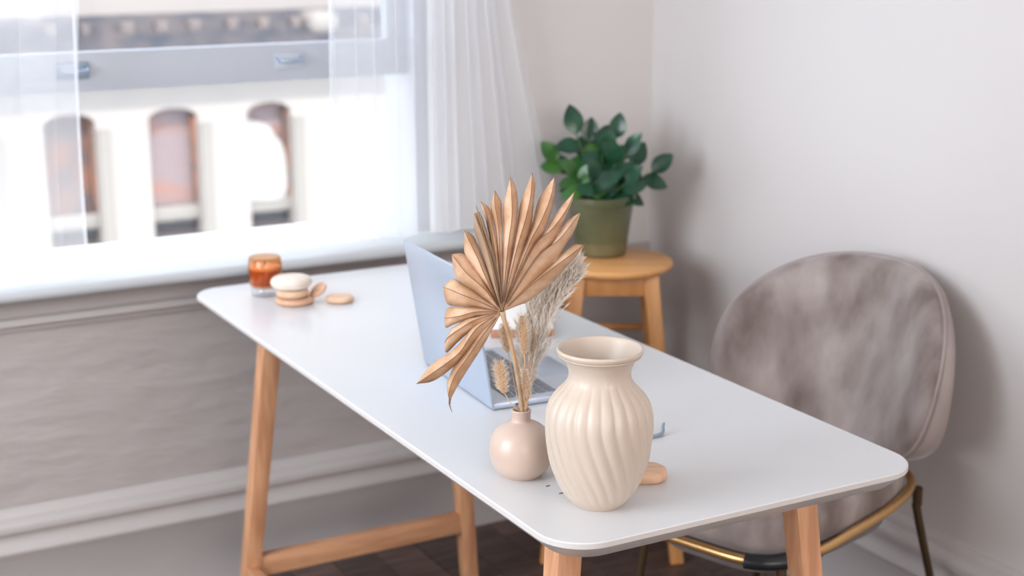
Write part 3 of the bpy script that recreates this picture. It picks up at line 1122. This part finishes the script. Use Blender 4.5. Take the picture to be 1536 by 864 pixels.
for pas, (mm, cnt) in enumerate(((M_PAMP, 430), (M_PAMP2, 36))):
    bm = bmesh.new()
    for _ in range(cnt):
        if pas == 0:
            t = rnd.random() ** .85 * .80 + .18
        else:
            t = rnd.uniform(.06, .32)
        axis = AX[_ % 3]
        i = int(t * (len(axis) - 2))
        p = axis[i] - MOUTH
        tan = (axis[i + 1] - axis[i]).normalized()
        ang = rnd.uniform(0, 2 * pi)
        side = (RT * cos(ang) + H0 * sin(ang) * .8)
        spread = .50 if t > .3 else .22
        d = (tan + side * rnd.uniform(.02, spread) + Vector((0, 0, .25 if t > .7 else 0))).normalized()
        L = rnd.uniform(.026, .055) * (1 if t > .25 else .8) * (1.0 if t < .8 else .62)
        tw_pts = [p + d * (L * k / 4) + side * (.0018 * (k / 4) ** 2) for k in range(5)]
        tube(bm, tw_pts, .00028, 3, caps=False)
        for k in range(24):
            q = rnd.random() ** .8
            b = p + d * (L * q) + side * (.0018 * q * q)
            ad = (d + Vector((rnd.uniform(-.5, .5), rnd.uniform(-.5, .5), rnd.uniform(-.3, .5)))).normalized()
            strand(bm, b, ad, rnd.uniform(.007, .014), .00062, .1)
    o = link('plume_fluff' if pas == 0 else 'plume_base', bm, mm, pp, smooth=True)
    o['kind'] = 'stuff'

# ---------------------------------------------------------------- bunny tail grasses


def bunny(name_label, top, bot, r_px, foot, off, mcore=M_BUNNY):
    t = thing('bunny_tail_grass', name_label, 'dried flower', tuple(MOUTH))
    a, b = at(*bot, off) - MOUTH, at(*top, off) - MOUTH
    ax = b - a
    n = 9
    R = r_px / 1070
    bm = bmesh.new()
    sp_ = [a + ax * (k / n) for k in range(n + 1)]
    tube(bm, sp_, [max(.0006, R * .62 * (sin(pi * (.08 + .84 * k / n))) ** .6) for k in range(n + 1)], 10)
    link('head', bm, mcore, t, smooth=True)
    bm = bmesh.new()
    for _ in range(520):
        q = rnd.random()
        ang = rnd.uniform(0, 2 * pi)
        nrm = (RT * cos(ang) + H0 * sin(ang))
        p = a + ax * q + nrm * R * .55 * sin(pi * (.08 + .84 * q)) ** .6
        strand(bm, p, nrm * .8 + ax.normalized() * rnd.uniform(.3, 1.1), R * rnd.uniform(.6, 1.2), .00034, 0)
    o = link('hairs', bm, M_BUNNYH, t)
    o['kind'] = 'stuff'
    f = at(*foot, 0) - MOUTH
    bm = bmesh.new()
    tube(bm, spline([a, a.lerp(f, .5) + Vector((0, 0, -.004)), f], 6), .0007, 6)
    link('stalk', bm, M_PAMP2, t, smooth=True)


bunny('tan bunny tail grass head hanging lowest, left of the palm stem', (748, 543), (756, 589), 11, (781, 618), -.002)
bunny('pale bunny tail grass head right behind the palm stem', (757, 487), (762, 528), 9, (782, 620), -.012)
bunny('golden brown bunny tail grass head between palm stem and pampas', (783, 474), (787, 530), 9, (786, 620), -.008)
bunny('small golden bunny tail grass head at the foot of the pampas plume', (787, 556), (792, 598), 7, (787, 622), .002)

# ---------------------------------------------------------------- candle and rounds at the far end of the desk
cd = thing('candle', 'amber glass candle on a clear glass foot at the far desk corner', 'candle', (.132, 1.448, TH))
cd.scale = (1.05, 1.05, 1.05)
bm = bmesh.new()
lathe(bm, [(0, 0), (.026, 0), (.029, .002), (.0295, .014), (.0285, .0165), (0, .0165)], 48)
link('glass_foot', bm, M_FOOT, cd, smooth=True)
bm = bmesh.new()
lathe(bm, [(0, .0175), (.027, .0175), (.0315, .021), (.0335, .028), (.0342, .050), (.0335, .072), (.0305, .079), (.0295, .0795), (.0292, .078), (.0320, .071), (.0327, .050), (.0320, .028), (.029, .0225), (0, .0215)], 56)
link('jar', bm, M_AMBERG, cd, smooth=True, angle=60)
bm = bmesh.new()
lathe(bm, [(0, .0222), (.029, .0235), (.0312, .030), (.0316, .055), (0, .055)], 56)
link('filling', bm, M_WAXD, cd, smooth=True, angle=60)
bm = bmesh.new()
lathe(bm, [(.0316, .0552), (.0317, .0600), (.030, .0610), (0, .0610), (0, .0552)], 56)
link('wax', bm, M_WAX, cd, smooth=True, angle=60)
bm = bmesh.new()
tube(bm, [(0, 0, .060), (.001, 0, .070)], .0012, 6)
link('wick', bm, M_PORT, cd)


def roundpiece(label, x, y, z, r, h, m, tilt=(0, 0, 0), sq=1.0, group=None, groove=True):
    bm = bmesh.new()
    k = h * .45
    pr_ = [(0, -h / 2)] + [(r - k + k * sin(a), -k * cos(a)) for a in [pi * i / 10 for i in range(11)]] + [(0, h / 2)]
    pr_ = [(a, b) if abs(b) <= h / 2 else (a, math.copysign(h / 2, b)) for a, b in pr_]
    lathe(bm, pr_, 48, sq=sq)
    t = thing('wooden_round', label, 'wooden round', (x, y, z), group=group)
    t.rotation_euler = tilt
    link('disc', bm, m, t, smooth=True, angle=60)
    if groove:
        bm = bmesh.new()
        tube(bm, [((r - .0005) * cos(2 * pi * i / 48), (r - .0005) * sin(2 * pi * i / 48) * sq, 0) for i in range(48)], .0008, 5, closed=True)
        link('groove_line', bm, M_BISC2, t, smooth=True)
    return t


cxm, cym = .158, 1.352
roundpiece('lowest round of the small stack beside the candle, reddish wood', cxm + .002, cym, TH + .0073, .040, .0143, M_BISC2)
roundpiece('middle round of the small stack beside the candle, narrower and grooved', cxm - .002, cym, TH + .0240, .034, .0190, M_BISC)
roundpiece('pale cream topped round lying highest on the small stack beside the candle', cxm - .004, cym, TH + .0460, .0430, .0240, M_CREAM)
roundpiece('small round leaning on the right side of the stack beside the candle', cxm + .050, cym - .012, TH + .0250, .020, .010, M_BISC2, tilt=(radians(5), radians(-38), 0), groove=False)
roundpiece('flat thin round lying alone right of the stack beside the candle', cxm + .088, cym - .035, TH + .0070, .029, .0135, M_BISC)

# ---------------------------------------------------------------- behind the ribbed vase
wr = thing('wooden_tray', 'rounded light wooden piece lying half hidden behind the ribbed vase', 'wood', (.214, .168, TH), radians(-28))
wr.scale = (1.05, 1.1, 1.25)
bm = bmesh.new()
rg = []
for ins, z in ((.004, 0), (.0, .004), (0, .009), (.0015, .0125), (.005, .0145)):
    rg.append([bm.verts.new((a, b, z)) for a, b in rrect(.048 - ins, .024 - ins, .0225 - ins * .8, 8)])
n = len(rg[0])
for A, B in zip(rg, rg[1:]):
    for i in range(n):
        bm.faces.new((A[i], A[(i + 1) % n], B[(i + 1) % n], B[i]))
bm.faces.new(rg[0][::-1])
bm.faces.new(rg[-1])
link('body', bm, M_WROUND, wr, smooth=True, angle=60)
hk = thing('metal_hook', 'small blue grey metal hook end peeking out behind the ribbed vase', 'hook', (.352, .302, TH), radians(8))
hk.scale = (1, 1, .8)
bm = bmesh.new()
tube(bm, spline([(-.075, .010, .004), (-.04, .004, .004), (-.008, -.004, .004), (.006, -.002, .005), (.014, .006, .012), (.020, .010, .018)], 5), [.0032] * 20 + [.0030, .0028, .0027, .0025, .0022, .0018], 8)
link('rod', bm, M_STEEL, hk, smooth=True)

# ---------------------------------------------------------------- board behind the laptop
bd = thing('board', 'white topped slab with brown front edge lying on the desk behind the laptop', 'board', (.500, 1.020, TH), radians(-24))
bm = bmesh.new()
box(bm, -.06, .06, -.14, .14, 0, .015, bev=.002)
link('slab', bm, M_BOOKE, bd, smooth=True)
bm = bmesh.new()
box(bm, -.06, .06, -.14, .14, .0152, .021, bev=.0025)
link('top_layer', bm, M_BOOKT, bd, smooth=True)

# two specks fallen on the desk
for q, (x_, y_) in enumerate(((.096, .203), (.098, .170))):
    bm = bmesh.new()
    box(bm, -.003, .003, -.001, .001, 0, .0008)
    o = link('seed', bm, M_RIB, None)
    o.location = (x_, y_, TH + .0001)
    tag(o, 'tiny dry seed on the desk %s' % ('nearer the round bud vase' if q == 0 else 'nearer the ribbed vase'), 'seed')
